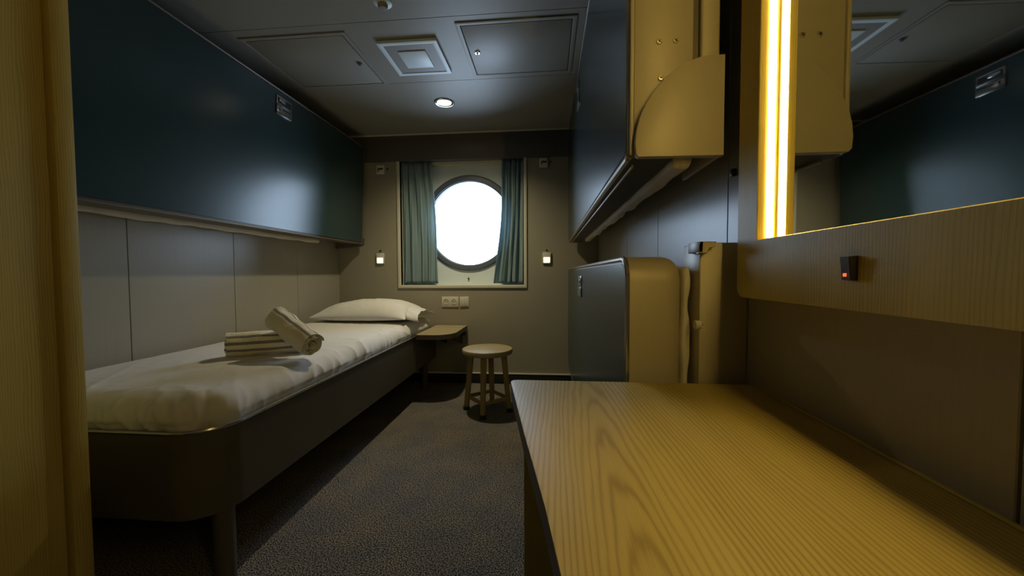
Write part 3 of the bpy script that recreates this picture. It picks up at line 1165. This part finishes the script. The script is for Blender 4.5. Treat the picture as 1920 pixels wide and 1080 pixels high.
# ------------------------------------------------------------------ side table by the head of the bed
t = thing('side_table', 'small oak topped wall shelf table with a rounded corner beside the bed head', 'side table', (-0.85, 3.1, 0.5))
poly = rrect(-0.988, 2.80, -0.708, 3.354, (0.0, 0.16, 0.0, 0.0), 14)
obj('table_top', prism(poly, 'Z', 0.5175, 0.5215, 0.0008, 1), M_OAK_PALE, t)
obj('table_edge', prism(poly, 'Z', 0.483, 0.5173, 0.001, 1), M_EDGE, t)
obj('wall_bracket', box((-0.965, 3.33, 0.435), (-0.725, 3.353, 0.4828), 0.002), M_BLACK, t)
for bx_ in (-0.90, -0.76):
    obj('shelf_bracket', prism([(2.98, 0.4828), (3.353, 0.4828), (3.353, 0.36), (3.34, 0.36), (3.0, 0.468)], 'X', bx_ - 0.006, bx_ + 0.006, 0.001, 1), M_BLACK, t)

# ------------------------------------------------------------------ stool
SX, SY = -0.425, 2.690
t = thing('stool', 'round pale oak stool with four splayed legs standing by the side table', 'stool', (SX, SY, 0))
obj('seat', lathe([(0, 0.412), (0.168, 0.412), (0.176, 0.416), (0.179, 0.424), (0.179, 0.441), (0.176, 0.448), (0.170, 0.4505), (0, 0.4515)], (SX, SY, 0), 'Z', 64), M_OAK_PALE, t)
tops, feet = [], []
for k in range(4):
    a = -PI / 2 - 0.06 + k * PI / 2
    tp = Vector((SX + 0.118 * math.cos(a), SY + 0.118 * math.sin(a), 0.4118))
    ft = Vector((SX + 0.158 * math.cos(a), SY + 0.158 * math.sin(a), 0.0))
    tops.append(tp)
    feet.append(ft)
    bm = bmesh.new()
    rings = []
    for q, r in ((0.0, 0.0165), (1.0, 0.019)):
        c = ft.lerp(tp, q)
        if q == 0:
            c = ft + (tp - ft) * 0.0
        ring = []
        for s in rrect(-r, -r, r, r, r * 0.35, 4):
            x = s[0] * math.cos(a) - s[1] * math.sin(a)
            y = s[0] * math.sin(a) + s[1] * math.cos(a)
            ring.append(bm.verts.new((c.x + x, c.y + y, c.z)))
        rings.append(ring)
    n = len(rings[0])
    for i in range(n):
        bm.faces.new((rings[0][i], rings[0][(i + 1) % n], rings[1][(i + 1) % n], rings[1][i]))
    bm.faces.new(rings[0]); bm.faces.new(rings[1])
    bmesh.ops.recalc_face_normals(bm, faces=bm.faces[:])
    lg = obj('leg', bm, M_OAK_LEG, t)
    obj('foot_cap', lathe([(0, 0.0), (0.024, 0.0), (0.024, 0.026), (0.018, 0.028)], (ft.x, ft.y, 0.0004), 'Z', 16), M_DARKPL, lg)
for k in range(4):
    A = feet[k].lerp(tops[k], 0.235 if k % 2 == 0 else 0.235)
    B = feet[(k + 1) % 4].lerp(tops[(k + 1) % 4], 0.235)
    d = (B - A).normalized()
    A2, B2 = A + d * 0.012, B - d * 0.012
    sdv = Vector((-d.y, d.x, 0)) * 0.008
    upv = Vector((0, 0, 0.012))
    bm = bmesh.new()
    R = [[bm.verts.new(p + sdv * a_ + upv * b_) for a_, b_ in ((-1, -1), (1, -1), (1, 1), (-1, 1))] for p in (A2, B2)]
    for i in range(4):
        bm.faces.new((R[0][i], R[0][(i + 1) % 4], R[1][(i + 1) % 4], R[1][i]))
    bm.faces.new(R[0]); bm.faces.new(R[1])
    bmesh.ops.recalc_face_normals(bm, faces=bm.faces[:])
    bmesh.ops.bevel(bm, geom=bm.edges[:], offset=0.002, segments=2, affect='EDGES')
    obj('stretcher', bm, M_OAK_LEG, t)


# ------------------------------------------------------------------ wall fittings on the window wall
def reading_lamp(x, z, label):
    t = thing('reading_lamp', label, 'reading lamp', (x, YF, z), 'lit reading lamps beside the window')
    obj('lamp_body', box((x - 0.037, YF - 0.016, z - 0.048), (x + 0.037, YF - 0.0003, z + 0.050), 0.005, 2), M_WHITEPL, t)
    obj('lamp_lens', box((x - 0.027, YF - 0.020, z - 0.040), (x + 0.027, YF - 0.0162, z + 0.006), 0.001), M_READ, t)
    obj('lamp_switch', lathe([(0, -0.012), (0.006, -0.012), (0.008, 0.0)], (x, YF - 0.0003, z + 0.070), 'Y', 16), M_DARKPL, t)


reading_lamp(-1.504, 1.120, 'lit reading lamp on the window wall, on the bed side of the curtains')
reading_lamp(-0.004, 1.113, 'lit reading lamp on the window wall, right of the curtains near the folded bunks')


def unlit(x, z, label):
    t = thing('wall_lamp', label, 'wall lamp', (x, YF, z), 'small unlit fittings under the pelmet')
    obj('lamp_body', box((x - 0.038, YF - 0.020, z - 0.042), (x + 0.038, YF - 0.0003, z + 0.042), 0.008, 3), M_WHITEPL, t)
    obj('lamp_slot', box((x - 0.020, YF - 0.0215, z - 0.002), (x + 0.026, YF - 0.0202, z + 0.012), 0.0003), M_BLACK, t)
    obj('lamp_stem', box((x - 0.022, YF - 0.0215, z - 0.018), (x - 0.014, YF - 0.0202, z - 0.0025), 0.0003), M_BLACK, t)
    obj('lamp_switch', lathe([(0, -0.012), (0.006, -0.012), (0.008, 0.0)], (x + 0.062, YF - 0.0003, z + 0.006), 'Y', 16), M_DARKPL, t)


unlit(-1.488, 1.915, 'small white unlit wall fitting under the pelmet left of the window')
unlit(-0.030, 1.934, 'small white unlit wall fitting under the pelmet right of the window')

t = thing('wall_socket', 'white double power socket under the window sill beside the light switch', 'socket', (-0.864, YF, 0.73))
obj('socket_plate', box((-0.940, YF - 0.010, 0.684), (-0.788, YF - 0.0003, 0.776), 0.003), M_WHITEPL, t)
for cx in (-0.900, -0.830):
    c = obj('outlet', lathe([(0.026, -0.001), (0.026, -0.003), (0.022, -0.003), (0.021, 0.0005), (0, 0.0005)], (cx, YF - 0.0102, 0.730), 'Y', 32), M_WHITEPL, t)
    bm = bmesh.new()
    for dx in (-0.0095, 0.0095):
        add_box(bm, (cx + dx - 0.003, YF - 0.0125, 0.727), (cx + dx + 0.003, YF - 0.0101, 0.733))
    obj('contact_hole', bm, M_BLACK, c)
    for dz in (-0.023, 0.023):
        obj('earth_clip', box((cx - 0.003, YF - 0.0135, 0.730 + dz - 0.002), (cx + 0.003, YF - 0.0132, 0.730 + dz + 0.003)), M_RING, c)
t = thing('light_switch', 'white double rocker light switch under the window sill right of the socket', 'light switch', (-0.735, YF, 0.73))
obj('switch_plate', box((-0.776, YF - 0.010, 0.686), (-0.694, YF - 0.0003, 0.776), 0.003), M_WHITEPL, t)
obj('rocker', box((-0.766, YF - 0.015, 0.696), (-0.729, YF - 0.0102, 0.766), 0.002), M_WHITEPL, t)
obj('rocker', box((-0.727, YF - 0.013, 0.696), (-0.704, YF - 0.0102, 0.766), 0.002), M_WHITEPL, t)

# ------------------------------------------------------------------ desk
DZ = 0.740
t = thing('desk', 'wide oak topped desk along the right wall in the foreground', 'desk', (0.2, 0.3, 0))
edge = [(-0.080, 0.850), (-0.034, 0.563), (-0.003, 0.391), (0.012, 0.290), (0.020, 0.15), (0.020, -0.60)]
# rounded far-left corner
c0 = [(-0.066, 0.857), (-0.0745, 0.8545), (-0.0795, 0.848), (-0.0805, 0.838)]
poly = c0 + edge[1:] + [(0.4385, -0.60), (0.4385, 0.857)]
obj('desk_top', prism(poly, 'Z', DZ - 0.0012, DZ, 0.0006, 2, '1'), M_OAK_DESK, t)
obj('desk_edge', prism(poly, 'Z', DZ - 0.032, DZ - 0.0014, 0.0008, 1), M_EDGE, t)
obj('end_panel', box((-0.049, 0.79, 0.0), (0.4275, 0.815, DZ - 0.0325), 0.001), M_OAK_V, t)
obj('end_panel', box((0.03, -0.59, 0.0), (0.4275, -0.565, DZ - 0.0325), 0.001), M_OAK_V, t)
obj('back_upstand', box((0.4345, -0.60, DZ + 0.0002), (0.4392, 0.857, DZ + 0.004), 0.0006), M_OAK_DESK, t)

# ------------------------------------------------------------------ mirror cabinet over the desk
CXF, CY0, CY1, CZ0, CZ1 = 0.386, -0.18, 0.823, 0.931, 2.02
IY0, IY1, IZ0, IZ1 = CY0 + 0.07, 0.752, 1.0405, 1.95
XM = 0.4185
t = thing('mirror_cabinet', 'oak framed wall mirror with glowing light strips above the desk', 'mirror', (0.41, 0.3, 0.93))


def frame_with_round_corners():
    bm = bmesh.new()
    out = rrect(CY0, CZ0, CY1, CZ1, (0.02, 0.022, 0.02, 0.02), 8)
    # four rails so the grain faces stay flat
    inn = [(IY0, IZ0), (IY1, IZ0), (IY1, IZ1), (IY0, IZ1)]
    # ring: match every outer point to a point on the inner rectangle
    m = len(out)
    seg = m // 4
    cnr = [inn[k // seg] for k in range(m)]
    V = []
    for x in (CXF, 0.4395):
        V.append(([bm.verts.new((x, y, z)) for y, z in out], [bm.verts.new((x, y, z)) for y, z in inn]))
    for s in (0, 1):
        O, I = V[s]
        for k in range(m):
            k2 = (k + 1) % m
            a, b = k // seg, k2 // seg
            if a == b:
                bm.faces.new((O[k], O[k2], I[a]))
            else:
                bm.faces.new((O[k], O[k2], I[b], I[a]))
    for k in range(m):
        k2 = (k + 1) % m
        bm.faces.new((V[0][0][k], V[0][0][k2], V[1][0][k2], V[1][0][k]))
    for k in range(4):
        k2 = (k + 1) % 4
        bm.faces.new((V[0][1][k], V[0][1][k2], V[1][1][k2], V[1][1][k]))
    bmesh.ops.recalc_face_normals(bm, faces=bm.faces[:])
    es = [e for e in bm.edges if all(abs(v.co.x - CXF) < 1e-6 for v in e.verts) and all(v in V[0][1] for v in e.verts)]
    bmesh.ops.bevel(bm, geom=es, offset=0.0012, segments=1, affect='EDGES')
    return bm


obj('oak_frame', frame_with_round_corners(), M_OAK_V, t)
dm = 0.020 * (IY1 - IY0)
obj('mirror_glass', prism([(XM, IY1 - 0.0005), (XM + 0.002, IY1 - 0.0005), (XM + 0.002 + dm, IY0 + 0.0005), (XM + dm, IY0 + 0.0005)], 'Z', IZ0 + 0.0005, IZ1 - 0.0005), M_MIRROR, t, smooth=False)
obj('backing', box((0.4388, IY0 + 0.0005, IZ0 + 0.0005), (0.4393, IY1 - 0.0005, IZ1 - 0.0005)), M_DSTEEL, t, smooth=False)
for y0_, y1_ in ((IY1 - 0.0010, IY1 - 0.0002), (IY0 + 0.0002, IY0 + 0.0010)):
    obj('light_strip', box((0.4015, y0_, IZ0 + 0.003), (0.4140, y1_, IZ1 - 0.01)), M_TUBE, t)
s_ = obj('rocker_switch', prism([(0.3858, 1.0005), (0.3745, 0.9995), (0.3775, 0.9700), (0.3858, 0.9690)], 'Y', 0.516, 0.532, 0.001, 1), M_DARKPL, t)
obj('indicator_light', box((0.3752, 0.5215, 0.9742), (0.3764, 0.5265, 0.9785), 0.0004), M_LED, s_)

# ------------------------------------------------------------------ wardrobe at the foot of the bed
t = thing('wardrobe', 'tall oak wardrobe standing at the foot of the bed, seen edge on', 'wardrobe', (-1.55, 0.4, 0))
obj('side_panel', box((XL + 0.013, 0.858, 0.0), (-1.215, 0.898, ZC - 0.002), 0.001), M_OAK_V, t)
obj('carcass', box((XL + 0.013, 0.0, 0.002), (-1.250, 0.857, ZC - 0.004)), M_DSTEEL, t, smooth=False)
d_ = obj('wardrobe_door', box((-1.245, 0.430, 0.06), (-1.226, 0.850, 2.15), 0.001), M_OAK_V, t)
obj('door_handle', tube([(-1.215, 0.47, 0.95), (-1.215, 0.47, 1.15)], 0.006), M_TRIM, d_)
d_ = obj('wardrobe_door', box((-1.245, 0.004, 0.06), (-1.226, 0.426, 2.15), 0.001), M_OAK_V, t)
obj('door_handle', tube([(-1.215, 0.386, 0.95), (-1.215, 0.386, 1.15)], 0.006), M_TRIM, d_)

# the left upper bunk hangs slightly out of plumb, its foot nearer the wall
TILT_L.rotation_euler = (0, math.radians(2.4), 0)

# tidy helper property
for o in bpy.data.objects:
    if '_o' in o:
        del o['_o']
